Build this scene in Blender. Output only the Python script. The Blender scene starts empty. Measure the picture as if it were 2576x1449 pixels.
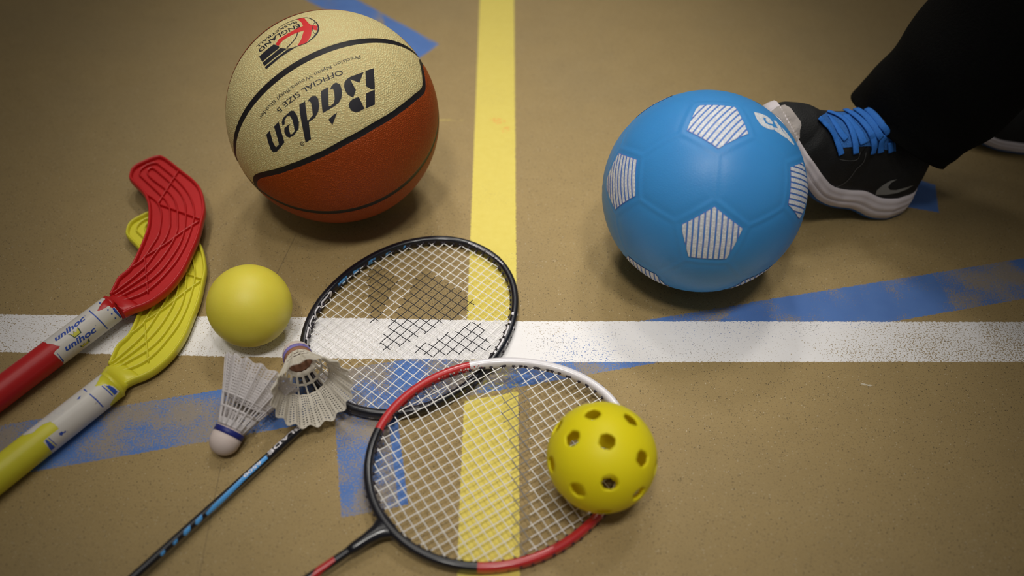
import bpy, bmesh, math, random
import numpy as np
from mathutils import Vector, Matrix
from mathutils.bvhtree import BVHTree
from mathutils.geometry import delaunay_2d_cdt

# ------------------------------------------------------------------ camera
W, H = 2576, 1449                      # frame of the photograph; lengths below are millimetres
F = 2181.83
_p, _y, _r = math.radians(48.0292), math.radians(1.1978), math.radians(1.3269)
_cy, _sy, _cp, _sp = math.cos(_y), math.sin(_y), math.cos(_p), math.sin(_p)
FWD = np.array([_sy*_cp, _cy*_cp, -_sp]); RGT = np.array([_cy, -_sy, 0.0]); UPV = np.cross(RGT, FWD)
RM = np.array([math.cos(_r)*RGT + math.sin(_r)*UPV, -math.sin(_r)*RGT + math.cos(_r)*UPV, FWD])
CAM = np.array([0.0, 0.0, 657.72])
SC = bpy.context.scene
COL = SC.collection
cd = bpy.data.cameras.new('camera'); cam = bpy.data.objects.new('camera', cd); COL.objects.link(cam)
SC.camera = cam
cd.sensor_width = 36.0; cd.sensor_fit = 'HORIZONTAL'; cd.lens = F / W * 36.0
cd.clip_start = 0.02; cd.clip_end = 60
m3 = Matrix([[RM[0][i], RM[1][i], -RM[2][i]] for i in range(3)])
cam.matrix_world = Matrix.Translation(Vector(CAM * 0.001)) @ m3.to_4x4()
cd.dof.use_dof = True; cd.dof.focus_distance = 0.83; cd.dof.aperture_fstop = 2.4

# ------------------------------------------------------------------ light and exposure
wd = bpy.data.worlds.new('hall'); SC.world = wd; wd.use_nodes = True
bgn = wd.node_tree.nodes['Background']
bgn.inputs[0].default_value = (1.0, 0.97, 0.93, 1); bgn.inputs[1].default_value = 0.10
def lamp(name, kind, loc, aim, energy, color, **kw):
    l = bpy.data.lights.new(name, kind); l.energy = energy; l.color = color
    for k, v in kw.items(): setattr(l, k, v)
    o = bpy.data.objects.new(name, l); COL.objects.link(o)
    o.location = loc
    o.rotation_euler = (Vector(aim) - Vector(loc)).to_track_quat('-Z', 'Y').to_euler()
    return o
# narrow spots added for corner falloff and front fill, in two rows beyond and behind the balls, and a weak wide lamp
for k_, (lx, ly, lz, tx, ty, en, deg_) in enumerate(((-0.60, 1.90, 2.9, -0.05, 1.02, 118, 23), (0.70, 1.85, 2.9, 0.02, 0.66, 80, 21), (0.05, 2.55, 2.9, 0.0, 0.90, 122, 21),
                                                     (-0.35, -0.35, 2.9, -0.02, 0.62, 120, 20), (0.45, -0.10, 2.9, 0.05, 0.46, 118, 18))):
    lamp('falloff_spot_%d' % (k_+1), 'SPOT', (lx, ly, lz), (tx, ty, 0), en, (1.0, 0.965, 0.90), spot_size=math.radians(deg_), spot_blend=1.0, shadow_soft_size=0.20)
lamp('ceiling_lamp_row', 'AREA', (-0.5, 0.9, 3.4), (0, 0.6, 0), 9, (1.0, 0.95, 0.86), shape='RECTANGLE', size=1.6, size_y=0.5)
SC.view_settings.view_transform = 'Standard'; SC.view_settings.look = 'None'
SC.view_settings.gamma = 1; SC.view_settings.exposure = -0.04
SC.view_settings.use_curve_mapping = False

# ------------------------------------------------------------------ geometry helpers
def nrm(v):
    v = np.asarray(v, float); return v / np.linalg.norm(v)
def ray(p):
    return nrm(RM.T @ np.array([(p[0]-W/2)/F, -(p[1]-H/2)/F, 1.0]))
def fl(p, z=0.0):                       # where the line of sight through p meets the level z
    d = ray(p); return CAM + (z-CAM[2])/d[2]*d
def proj(P):
    d = (np.asarray(P, float)-CAM) @ RM.T
    return np.stack([W/2+F*d[..., 0]/d[..., 2], H/2-F*d[..., 1]/d[..., 2]], -1)
def depth(P): return float(RM[2] @ (np.asarray(P)-CAM))
def zm(ox, oy, k): return lambda L: [(ox+x/k, oy+y/k) for x, y in L]

def thing(name, origin, label=None, cat=None, group=None):
    o = bpy.data.objects.new(name, None); COL.objects.link(o)
    o.empty_display_size = 0.02
    o.location = Vector(np.asarray(origin, float)*0.001)
    if label: o['label'] = label
    if cat: o['category'] = cat
    if group: o['group'] = group
    return o
def mk(name, V, Fc, mats, parent=None, midx=None, smooth=True, label=None, org=None):
    V = np.asarray(V, float)
    if org is None:
        org = np.zeros(3); q = parent
        while q is not None: org = org + np.array(q.location)*1000; q = q.parent
    me = bpy.data.meshes.new(name)
    me.from_pydata(((V-org)*0.001).tolist(), [], [tuple(int(i) for i in f) for f in Fc])
    if not isinstance(mats, (list, tuple)): mats = [mats]
    for m in mats: me.materials.append(m)
    if midx is not None: me.polygons.foreach_set('material_index', np.asarray(midx, np.int32))
    me.polygons.foreach_set('use_smooth', [smooth]*len(me.polygons))
    me.update()
    o = bpy.data.objects.new(name, me); COL.objects.link(o)
    if parent is not None: o.parent = parent
    if label: o['label'] = label
    return o
class MB:
    def __init__(s): s.V = []; s.F = []; s.M = []; s.n = 0
    def add(s, V, Fc, m=0):
        V = np.asarray(V, float); s.V.append(V)
        s.F += [tuple(i+s.n for i in f) for f in Fc]; s.M += [m]*len(Fc) if np.isscalar(m) else list(m)
        s.n += len(V)
    def build(s, name, mats, parent=None, **k):
        if not s.V: print('EMPTY', name, k); return None
        return mk(name, np.vstack(s.V), s.F, mats, parent, s.M, **k)
def loft(rings, close=True, cap=True):
    n = len(rings[0]); V = np.vstack(rings); Fc = []
    for i in range(len(rings)-1):
        for j in range(n if close else n-1):
            a = i*n+j; b = i*n+(j+1) % n; Fc.append((a, b, b+n, a+n))
    if cap:
        Fc.append(tuple(range(n))[::-1]); Fc.append(tuple(range((len(rings)-1)*n, len(rings)*n)))
    return V, Fc
def sweep(P, ru, rv, up=(0, 0, 1), seg=10, closed=False, cap=True, box=1.0):
    """tube along P; ru half-size sideways, rv half-size along up (numbers or lists)"""
    P = np.asarray(P, float); n = len(P)
    ru = np.broadcast_to(ru, n); rv = np.broadcast_to(rv, n)
    ups = np.broadcast_to(np.asarray(up, float), (n, 3))
    rings = []
    for i in range(n):
        t = (P[(i+1) % n]-P[i-1]) if closed else (P[min(i+1, n-1)]-P[max(i-1, 0)])
        t = nrm(t); u = nrm(np.cross(t, ups[i])); v = np.cross(u, t)
        a = np.arange(seg)*2*math.pi/seg
        ca, sa = np.sign(np.cos(a))*np.abs(np.cos(a))**box, np.sign(np.sin(a))*np.abs(np.sin(a))**box
        rings.append(P[i] + np.outer(ca*ru[i], u) + np.outer(sa*rv[i], v))
    if closed: rings.append(rings[0])
    V, Fc = loft(rings, cap=cap and not closed)
    if closed:
        k = (n)*seg; Fc = [tuple(i-k if i >= k else i for i in f) for f in Fc]; V = V[:k]
    return V, Fc
def cr(P, n=8, closed=False):           # Catmull-Rom through P
    P = np.asarray(P, float); m = len(P); out = []
    for i in range(m if closed else m-1):
        if closed: a, b, c, d = P[i-1], P[i], P[(i+1) % m], P[(i+2) % m]
        else: a, b, c, d = P[max(i-1, 0)], P[i], P[i+1], P[min(i+2, m-1)]
        for k in range(n):
            t = k/n
            out.append(0.5*((2*b)+(c-a)*t+(2*a-5*b+4*c-d)*t*t+(3*b-a-3*c+d)*t**3))
    if not closed: out.append(P[-1])
    return np.array(out)
def resample(P, n):
    P = np.asarray(P, float); L = np.r_[0, np.cumsum(np.linalg.norm(np.diff(P, axis=0), axis=1))]
    s = np.linspace(0, L[-1], n); return np.stack([np.interp(s, L, P[:, k]) for k in range(P.shape[1])], 1)
def inpoly(p, poly):
    x, y = p; c = False; j = len(poly)-1
    for i in range(len(poly)):
        if (poly[i][1] > y) != (poly[j][1] > y) and x < (poly[j][0]-poly[i][0])*(y-poly[i][1])/(poly[j][1]-poly[i][1])+poly[i][0]: c = not c
        j = i
    return c
ICO = {}
def icosphere(sub):
    if sub not in ICO:
        bm = bmesh.new(); bmesh.ops.create_icosphere(bm, subdivisions=sub, radius=1.0)
        V = np.array([v.co[:] for v in bm.verts]); Fc = [tuple(v.index for v in f.verts) for f in bm.faces]
        bm.free(); ICO[sub] = (V/np.linalg.norm(V, axis=1)[:, None], Fc)
    return ICO[sub]
# surfaces that printed marks are laid on: each gives the surface point seen along a sight line and its normal
def sphere_cast(S, r):
    S = np.asarray(S, float)
    def f(p):
        d = ray(p); o = CAM-S; b = d@o; D = b*b-(o@o-r*r)
        if D < 0: return None
        P = CAM+(-b-math.sqrt(D))*d; return P, (P-S)/r
    return f
def mesh_cast(V, Fc):
    t = BVHTree.FromPolygons([tuple(v) for v in V], Fc)
    def f(p):
        q, nn, i, ds = t.ray_cast(Vector(CAM), Vector(ray(p)))
        if q is None: return None
        nn = np.array(nn); 
        if nn@ray(p) > 0: nn = -nn
        return np.array(q), nn
    return f
def tess(poly, step):
    P = [Vector(p) for p in poly]; n = len(P)
    V = []; 
    for i in range(n):
        a, b = P[i], P[(i+1) % n]; k = max(1, int((b-a).length/step))
        for j in range(k): V.append(a+(b-a)*(j/k))
    m = len(V); E = [(i, (i+1) % m) for i in range(m)]
    xs = [v.x for v in V]; ys = [v.y for v in V]
    x = min(xs)+step*.5
    while x < max(xs):
        y = min(ys)+step*.5
        while y < max(ys):
            if inpoly((x, y), V): V.append(Vector((x, y)))
            y += step
        x += step
    r = delaunay_2d_cdt(V, E, [tuple(range(m))], 1, 1e-4)
    return [tuple(v) for v in r[0]], [tuple(f) for f in r[2]]
def decal(mb, poly, cast, m=0, off=0.15, step=7.0):
    V, Fc = tess(poly, step); hit = [cast(v) for v in V]
    keep = {}; P = []
    for i, h in enumerate(hit):
        if h is not None: keep[i] = len(P); P.append(h[0]+h[1]*off)
    G = [tuple(keep[i] for i in f) for f in Fc if all(i in keep for i in f)]
    out = []
    for f in G:                          # face the camera side
        a, b, c = (P[i] for i in f[:3]); nn = np.cross(b-a, c-a)
        out.append(f if nn@(a-CAM) < 0 else f[::-1])
    if P: mb.add(P, out, m)
def thick(poly, w):                      # open polyline -> outline polygon of width w
    P = np.asarray(poly, float); L = []; R_ = []
    for i in range(len(P)):
        t = P[min(i+1, len(P)-1)]-P[max(i-1, 0)]; t = t/np.linalg.norm(t); n = np.array([-t[1], t[0]])
        ww = w[i] if not np.isscalar(w) else w
        L.append(P[i]+n*ww/2); R_.append(P[i]-n*ww/2)
    return [tuple(p) for p in L+R_[::-1]]
def text_mesh(s, shear=0.0, bold=0.0, fine=False):
    cu = bpy.data.curves.new('txt', 'FONT'); cu.body = s; cu.size = 1.0; cu.offset = bold; cu.resolution_u = 3
    o = bpy.data.objects.new('txt', cu); COL.objects.link(o)
    dg = bpy.context.evaluated_depsgraph_get(); me = bpy.data.meshes.new_from_object(o.evaluated_get(dg))
    if fine:                             # short edges, so the letters follow a tightly curved surface
        bm = bmesh.new(); bm.from_mesh(me)
        for _ in range(4):
            E = [e for e in bm.edges if e.calc_length() > .13]
            if not E: break
            bmesh.ops.subdivide_edges(bm, edges=E, cuts=1); bmesh.ops.triangulate(bm, faces=bm.faces[:])
        bm.to_mesh(me); bm.free()
    V = np.array([v.co[:2] for v in me.vertices]); Fc = [tuple(p.vertices) for p in me.polygons]
    bpy.data.objects.remove(o); bpy.data.meshes.remove(me); bpy.data.curves.remove(cu)
    V[:, 0] += V[:, 1]*shear
    V[:, 0] -= V[:, 0].min(); V[:, 0] /= V[:, 0].max(); V[:, 1] /= 0.70 if s.upper() == s else 0.72
    return V, Fc
def text_on(mb, s, base, height, cast, side=1, m=0, off=0.15, shear=0.0, bold=0.0, fine=False):
    """letters along the baseline (sight-line points), 'side' picks which way is up"""
    V, Fc = text_mesh(s, shear, bold, fine)
    B = resample(cr(base, 6) if len(base) > 2 else base, 80); T = np.gradient(B, axis=0); T /= np.linalg.norm(T, axis=1)[:, None]
    P = []; ok = []
    for x, y in V:
        k = min(max(x, 0), 1)*79; i = min(int(k), 78); t = k-i
        b = B[i]*(1-t)+B[i+1]*t; d = T[i]; n = np.array([-d[1], d[0]])*side
        h = cast(b+n*y*height); ok.append(h is not None); P.append(h[0]+h[1]*off if h else CAM*0)
    G = []
    for f in Fc:
        if all(ok[i] for i in f):
            a, b, c = (P[i] for i in f[:3]); G.append(f if np.cross(b-a, c-a)@(a-CAM) < 0 else f[::-1])
    mb.add(P, G, m)

# ------------------------------------------------------------------ materials
def newmat(name):
    m = bpy.data.materials.new(name); m.use_nodes = True
    nt = m.node_tree; return m, nt, nt.nodes['Principled BSDF']
class NT:
    def __init__(s, nt): s.nt = nt
    def n(s, t, **k):
        x = s.nt.nodes.new(t)
        for a, b in k.items(): setattr(x, a, b)
        return x
    def link(s, a, b): s.nt.links.new(a, b)
    def put(s, inp, v):
        if hasattr(v, 'is_output') or isinstance(v, bpy.types.NodeSocket): s.link(v, inp)
        else: inp.default_value = v
    def math(s, op, a, b=None, c=None, clamp=False):
        x = s.n('ShaderNodeMath', operation=op); x.use_clamp = clamp
        s.put(x.inputs[0], a)
        if b is not None: s.put(x.inputs[1], b)
        if c is not None: s.put(x.inputs[2], c)
        return x.outputs[0]
    def noise(s, vec, scale, detail=2, rough=0.5, out='Fac'):
        x = s.n('ShaderNodeTexNoise'); x.inputs['Scale'].default_value = scale
        x.inputs['Detail'].default_value = detail; x.inputs['Roughness'].default_value = rough
        if vec is not None: s.link(vec, x.inputs['Vector'])
        return x.outputs[out]
    def voro(s, vec, scale, feature='F1', out='Distance', rnd=1.0):
        x = s.n('ShaderNodeTexVoronoi', feature=feature); x.inputs['Scale'].default_value = scale
        x.inputs['Randomness'].default_value = rnd
        s.link(vec, x.inputs['Vector']); return x.outputs[out]
    def step(s, v, a, b):               # smooth 0..1 from a to b
        x = s.n('ShaderNodeMapRange'); x.interpolation_type = 'SMOOTHSTEP'
        s.put(x.inputs['Value'], v); x.inputs['From Min'].default_value = a; x.inputs['From Max'].default_value = b
        return x.outputs[0]
    def mix(s, f, a, b):
        x = s.n('ShaderNodeMix', data_type='RGBA'); s.put(x.inputs[0], f)
        s.put(x.inputs[6], a if not isinstance(a, tuple) else (*a[:3], 1)); s.put(x.inputs[7], b if not isinstance(b, tuple) else (*b[:3], 1))
        return x.outputs[2]
    def coord(s, which='Object'): return s.n('ShaderNodeTexCoord').outputs[which]
    def bump(s, h, dist, strength=1.0):
        x = s.n('ShaderNodeBump'); s.link(h, x.inputs['Height']); x.inputs['Distance'].default_value = dist
        x.inputs['Strength'].default_value = strength; return x.outputs[0]
def srgb(r, g, b):
    f = lambda c: (c/255/12.92) if c/255 <= .04045 else ((c/255+.055)/1.055)**2.4
    return (f(r), f(g), f(b), 1)
def plain(name, col, rough=0.5, spec=0.5, var=0.06, scale=60, bump=0.0, bscale=900, coat=0.0, sss=0.0, trans=0.0):
    """one paint or plastic with a faint procedural unevenness"""
    m, nt, b = newmat(name); t = NT(nt); co = t.coord()
    n = t.noise(co, scale, 3); dark = tuple(c*(1-var*2) for c in col[:3])
    t.link(t.mix(n, (*dark, 1), tuple(min(1, c*(1+var)) for c in col[:3])+(1,)), b.inputs['Base Color'])
    b.inputs['Roughness'].default_value = rough; b.inputs['Specular IOR Level'].default_value = spec
    b.inputs['Coat Weight'].default_value = coat; b.inputs['Coat Roughness'].default_value = 0.08
    if sss: b.inputs['Subsurface Weight'].default_value = sss; b.inputs['Subsurface Scale'].default_value = 0.004
    if bump: t.link(t.bump(t.noise(co, bscale, 2), bump), b.inputs['Normal'])
    return m
M = {}
M['ink'] = plain('black_print', (0.012, 0.011, 0.017, 1), 0.55, 0.4)
M['red_ink'] = plain('red_print', srgb(208, 40, 40), 0.55, 0.4)

# ------------------------------------------------------------------ the floor with its court markings
def floor_material():
    m, nt, b = newmat('hall_floor'); t = NT(nt); co = t.coord()
    big = t.noise(co, 3.0, 4, .6); mid = t.noise(co, 28, 4, .6); fine = t.noise(co, 620, 4, .8)
    base = t.mix(mid, (0.300, 0.210, 0.085, 1), (0.370, 0.264, 0.112, 1))
    base = t.mix(t.math('MULTIPLY', t.step(big, .42, .68), .35), base, (0.27, 0.205, 0.105, 1))
    base = t.mix(t.math('MULTIPLY', t.step(fine, .50, .66), .62), base, (0.22, 0.155, 0.065, 1))
    base = t.mix(t.math('MULTIPLY', t.step(t.noise(co, 350, 2), .60, .75), .35), base, (0.44, 0.36, 0.22, 1))
    def specks(scale, lim, dens, col, amt=1.0):
        nonlocal base
        vc = t.n('ShaderNodeTexVoronoi'); vc.inputs['Scale'].default_value = scale; t.link(co, vc.inputs['Vector'])
        sep = t.n('ShaderNodeSeparateColor'); t.link(vc.outputs['Color'], sep.inputs[0])
        k = t.math('MULTIPLY', t.math('LESS_THAN', vc.outputs['Distance'], lim), t.math('LESS_THAN', sep.outputs[0], dens))
        base = t.mix(t.math('MULTIPLY', k, amt), base, col)
    specks(430, .24, .13, (0.05, 0.035, 0.02, 1), .8)
    specks(760, .30, .26, (0.09, 0.065, 0.035, 1), .7)
    specks(520, .22, .08, (0.60, 0.52, 0.37, 1), .7)
    specks(170, .09, .03, (0.02, 0.015, 0.01, 1), .8)
    # wobbled position for ragged paint edges
    nz = t.n('ShaderNodeVectorMath', operation='SUBTRACT'); t.link(t.noise(co, 500, 2, .6, 'Color'), nz.inputs[0]); nz.inputs[1].default_value = (.5, .5, .5)
    ns = t.n('ShaderNodeVectorMath', operation='SCALE'); t.link(nz.outputs[0], ns.inputs[0]); ns.inputs['Scale'].default_value = 0.0035
    ad = t.n('ShaderNodeVectorMath', operation='ADD'); t.link(co, ad.inputs[0]); t.link(ns.outputs[0], ad.inputs[1]); cw = ad.outputs[0]
    def region(px, vec=cw, soft=0.0003):
        P = [fl(p)[:2]*0.001 for p in px]; c = np.mean(P, axis=0); d = None
        for i in range(len(P)):
            a, q = P[i], P[(i+1) % len(P)]; e = (q-a)/np.linalg.norm(q-a); n = np.array([-e[1], e[0]])
            if n@(c-a) < 0: n = -n
            dot = t.n('ShaderNodeVectorMath', operation='DOT_PRODUCT'); t.link(vec, dot.inputs[0]); dot.inputs[1].default_value = (n[0], n[1], 0)
            v = t.math('SUBTRACT', dot.outputs['Value'], float(n@a))
            d = v if d is None else t.math('MINIMUM', d, v)
        return t.step(d, -soft, soft), d
    def mul(*a):
        r = a[0]
        for x in a[1:]: r = t.math('MULTIPLY', r, x)
        return r
    blue = t.mix(t.noise(co, 35, 3), (0.065, 0.150, 0.42, 1), (0.100, 0.215, 0.52, 1))
    blob = t.noise(co, 17, 3, .55); grain = t.noise(co, 650, 3, .7); grain2 = t.noise(co, 900, 3, .75)
    def wear(lo, hi):                    # 1 where paint is left
        s = t.math('ADD', t.math('MULTIPLY', blob, .65), t.math('MULTIPLY', grain, .58))
        return t.step(s, lo, hi)
    film = t.mix(.42, base, (0.20, 0.25, 0.37, 1))
    def paint_blue(px, lo=.56, hi=.66, thin=.85):
        nonlocal base
        k, d = region(px)
        base = t.mix(mul(k, thin), base, film)
        base = t.mix(mul(k, wear(lo, hi)), base, blue)
    paint_blue([(-400, 1136), (2900, 597), (2900, 694.6), (-400, 1271)], .575, .66)
    paint_blue([(1890, 760), (2345, 688), (2385, 752), (2225, 806), (1800, 812)], .50, .60, 0.0)   # thick patch left of the seam
    paint_blue([(842, 1040), (992, 1020), (1026, 1270), (859, 1303)], .60, .68)
    paint_blue([(972, 1020), (996, 1020), (1027, 1268), (1003, 1272)], .40, .50, 0.0)
    paint_blue([(660, -57), (830, -38), (900, 0), (1108, 109), (1055, 146), (771, 0)], .52, .62)
    paint_blue([(960, 35), (1050, 82), (1090, 112), (1055, 146), (980, 105)], .35, .45, 0.0)
    paint_blue([(2225, 450), (2320, 455), (2353, 466), (2362, 535), (2250, 515)], .38, .52)
    yel = t.mix(t.noise(co, 120, 4, .6), (0.67, 0.535, 0.095, 1), (0.75, 0.63, 0.145, 1))
    ysp = t.math('SUBTRACT', 1.0, t.math('MULTIPLY', t.step(t.noise(co, 700, 3, .7), .58, .68), t.step(blob, .45, .62)))
    k, d = region([(1219, -300), (1207, 0), (1175, 803), (1171, 905), (1301, 905), (1299.6, 705), (1293, 0), (1290.4, -300)])
    base = t.mix(mul(k, ysp), base, yel)
    k, d = region([(1169, 905), (1163, 1010), (1304, 985), (1301, 905)])
    base = t.mix(mul(k, t.step(t.noise(co, 260, 3, .7), .53, .60), .8), base, (0.42, 0.36, 0.07, 1))
    k, d = region([(1163, 1010), (1304, 985), (1306, 1220), (1308, 1417), (1311, 1700), (1137, 1700), (1149, 1430), (1157, 1220)])
    base = t.mix(k, base, yel)
    # red crayon on the yellow line, a thin yellow tick beside it
    for px in ([(1230, 300), (1252, 296), (1276, 306), (1250, 314)], [(1262, 322), (1282, 318), (1280, 332), (1266, 334)]):
        k, d = region(px, soft=.002); base = t.mix(mul(k, t.step(t.noise(co, 300, 3), .46, .58), .6), base, (0.80, 0.26, 0.06, 1))
    k, d = region([(1020, 301), (1190, 300.5), (1190, 303), (1020, 303.5)]); base = t.mix(mul(k, t.step(t.noise(co, 90, 2), .40, .55), .55), base, (0.62, 0.50, 0.10, 1))
    # white line, in two straight strokes that meet at the yellow line
    white = t.mix(t.noise(co, 60, 3), (0.80, 0.77, 0.76, 1), (0.86, 0.84, 0.84, 1))
    for px, th in (([(-400, 787), (0, 791), (750, 798), (1310, 807.5), (1310, 911), (820, 901.4), (0, 894), (-400, 890)], .835),
                   ([(1305, 807.5), (1800, 808.5), (2576, 809.5), (3000, 810), (3000, 909), (2576, 910), (1305, 911)], .80)):
        k, d = region(px)
        far = t.n('ShaderNodeSeparateXYZ'); t.link(co, far.inputs[0])
        side = t.math('ADD', t.step(far.outputs[0], .22, .50), t.math('MULTIPLY', t.step(far.outputs[0], -.05, -.30), .9))
        lowb = t.math('MULTIPLY', t.noise(co, 11, 4, .6), .34)
        s = t.math('ADD', t.noise(co, 640, 2, .6), lowb)
        s = t.math('ADD', s, t.math('MULTIPLY', side, .075))
        hole = t.step(s, th, th+.03)
        base = t.mix(mul(k, t.math('SUBTRACT', 1.0, t.math('MULTIPLY', hole, .92))), base, white)
    # hairline joints in the floor
    for a, c in (((744, 590), (690, 700)), ((556, 1165), (500, 1449))):
        k, d = region([a, (a[0]+2, a[1]), (c[0]+2, c[1]), c], vec=co); base = t.mix(mul(k, .5), base, (0.06, 0.045, 0.03, 1))
    k, d = region([(2166, 964), (2196, 969), (2190, 971), (2166, 967)]); base = t.mix(mul(k, .6), base, (.7, .66, .56, 1))
    t.link(base, b.inputs['Base Color'])
    b.inputs['Roughness'].default_value = 0.62; b.inputs['Specular IOR Level'].default_value = 0.3
    h = t.math('ADD', t.noise(co, 700, 3), t.math('MULTIPLY', t.noise(co, 150, 3), .6))
    t.link(t.bump(h, .0004, .6), b.inputs['Normal'])
    return m
fo = mk('floor', [(-3500, -2500, 0), (3500, -2500, 0), (3500, 5000, 0), (-3500, 5000, 0)], [(0, 1, 2, 3)], floor_material())
fo['kind'] = 'structure'

# ------------------------------------------------------------------ basketball
def pebble(t, co, scale, dist, b, extra=None):
    v = t.voro(co, scale, rnd=.55); h = t.step(v, .05, .55); hh = t.math('SUBTRACT', 1.0, h)
    t.link(t.bump(hh, dist, 1.0), b.inputs['Normal']); return hh
def basketball():
    S = np.array([-171.4, 728.1, 107.2]); r = 107.2
    e1 = np.array([-0.8587, -0.4717, -0.2002]); nA = np.array([0.5122, -0.8027, -0.3055]); nC = np.array([-0.0166, -0.3648, 0.9309])
    V, Fc = icosphere(7)
    x, y, z = V@e1, V@nA, V@nC
    # seams: two great circles and two closed ovals
    dA = np.abs(np.arcsin(np.clip(y, -1, 1)))*r; dC = np.abs(np.arcsin(np.clip(z, -1, 1)))*r
    half = [(0, 44.8), (15, 43.8), (33, 39.3), (47, 33.4), (58, 26.6), (66, 20.6), (72, 14.2), (75.2, 7), (76, 0)]
    far = half[:5]+[(66, 25.0), (74, 23.6), (80, 21.5), (84, 16), (86, 8), (86.4, 0)]      # the fuller end of the oval
    pts = half+[(a, -b) for a, b in half[-2::-1]]; q_ = far+[(a, -b) for a, b in far[-2::-1]]; pts = pts+[(-a, b) for a, b in q_[-2:0:-1]]
    pts = cr(pts, 10, closed=True)
    lo, la = np.radians(pts[:, 0]-3.0), np.radians(pts[:, 1])
    Q = np.stack([np.sin(lo)*np.cos(la), np.cos(lo)*np.cos(la), np.sin(la)], 1)
    def oval(sgn):
        P = np.stack([x, sgn*y, z], 1); out = np.empty(len(P))
        for i in range(0, len(P), 8192):
            D = P[i:i+8192]@Q.T; out[i:i+8192] = np.arccos(np.clip(D.max(1), -1, 1))*r
        lon = np.degrees(np.arctan2(P[:, 0], P[:, 1]))+3.0; lat = np.degrees(np.arcsin(np.clip(P[:, 2], -1, 1)))
        lim = np.where(lon > 0, np.interp(np.abs(lon), [p[0] for p in half], [p[1] for p in half], right=-1), np.interp(np.abs(lon), [p[0] for p in far], [p[1] for p in far], right=-1)); inside = np.abs(lat) < lim
        return np.where(inside, out, -out)
    o1, o2 = oval(1), oval(-1); so = np.maximum(o1, o2)
    ds = np.minimum(np.minimum(dA, dC), np.minimum(np.abs(o1), np.abs(o2)))
    groove = np.exp(-(ds/3.2)**4)*0.55
    P = S+V*(r-groove)[:, None]
    root = thing('basketball', (S[0], S[1], 0), 'cream and burnt orange pebbled basketball with black lettering, behind the black badminton racket', 'basketball')
    m, nt, b = newmat('ball_rubber'); t = NT(nt); co = t.coord()
    a1 = t.n('ShaderNodeAttribute', attribute_name='seam').outputs['Fac']; a2 = t.n('ShaderNodeAttribute', attribute_name='oval').outputs['Fac']
    hh = t.voro(co, 600, rnd=.6); pk = t.step(hh, .15, .6)
    cream = t.mix(pk, (0.76, 0.71, 0.36, 1), (0.58, 0.46, 0.21, 1)); orange = t.mix(pk, (0.38, 0.062, 0.006, 1), (0.27, 0.040, 0.004, 1))
    c = t.mix(t.step(a2, -.2, .2), cream, orange)
    seam = t.step(a1, 3.25, 3.0); c = t.mix(seam, c, (0.013, 0.011, 0.012, 1))
    t.link(c, b.inputs['Base Color']); b.inputs['Roughness'].default_value = .52; b.inputs['Specular IOR Level'].default_value = .22
    h2 = t.math('MULTIPLY', t.math('SUBTRACT', 1.0, t.step(hh, .05, .6)), t.math('SUBTRACT', 1.0, seam))
    t.link(t.bump(h2, .0004, 1.0), b.inputs['Normal'])
    o = mk('body', P, Fc, m, root)
    for nm, arr in (('seam', ds), ('oval', so)):
        at = o.data.attributes.new(nm, 'FLOAT', 'POINT'); at.data.foreach_set('value', arr.astype(np.float32))
    cast = sphere_cast(S, r)
    za, zb = zm(780, 160, 9.056), zm(660, 230, 9.056)
    L = MB(); d = lambda poly, z_: decal(L, z_(poly), cast, off=.1, step=9)
    d([(1260, 165), (1450, 105), (1475, 520), (1470, 590), (1400, 590), (1270, 515)], za)
    d([(1275, 680), (1430, 610), (1475, 600), (1475, 935), (1275, 1020)], za)
    d([(1220, 190), (1125, 435), (915, 360), (1045, 605), (985, 770), (960, 770), (860, 710), (800, 620), (772, 520), (785, 420), (850, 340), (930, 295)], za)
    d([(1110, 760), (1240, 1025), (1130, 1090), (1040, 1110), (950, 1080), (895, 1010), (880, 930), (910, 860), (980, 800)], za)
    d([(250, 625), (410, 535), (415, 700), (425, 970), (470, 960), (540, 900), (560, 800), (550, 650), (520, 570), (455, 595), (480, 520), (530, 465), (590, 430), (680, 470), (715, 560), (730, 680), (710, 800), (650, 900), (560, 970), (430, 1050), (290, 1130), (270, 1000), (250, 760)], za)
    d([(620, 1110), (510, 1400), (415, 1275), (530, 1170)], za)
    d([(840, 300), (975, 220), (990, 380), (1025, 640), (1035, 672), (1080, 620), (1150, 540), (1130, 380), (1110, 260), (1060, 215), (1025, 265), (1050, 190), (1130, 105), (1220, 100), (1275, 170), (1295, 320), (1280, 450), (1200, 600), (1060, 700), (1075, 850), (1110, 1090), (985, 1175), (940, 950), (890, 700), (850, 450)], zb)
    d([(455, 790), (510, 745), (510, 660), (560, 570), (620, 550), (680, 640), (720, 800), (735, 900), (680, 970), (640, 975), (610, 880), (600, 800), (650, 730), (580, 770), (500, 840), (500, 920), (550, 1030), (620, 1055), (720, 1000), (830, 850), (835, 700), (790, 540), (720, 440), (650, 440), (560, 520), (470, 600), (445, 690)], zb)
    d([(90, 985), (170, 890), (240, 1150), (310, 1275), (380, 1210), (340, 1050), (265, 800), (370, 685), (430, 900), (505, 1160), (420, 1270), (330, 1370), (250, 1390), (190, 1320), (130, 1150)], zb)
    ring = [(912+42*math.cos(a), 1190+42*math.sin(a)) for a in np.linspace(0, 5.9, 16)]
    d(thick(ring, 14), zb); d(thick([(895, 1170), (930, 1210)], 14), zb); d(thick([(895, 1215), (925, 1165)], 12), zb)
    z1 = zm(540, 0, 4.2617)
    text_on(L, 'OFFICIAL SIZE 5', z1([(1368, 752), (1270, 778), (1160, 828), (1030, 893), (970, 930), (880, 992), (800, 1052), (745, 1092), (660, 1178)]), 12.5, cast, -1, off=.1, bold=.012)
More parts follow.
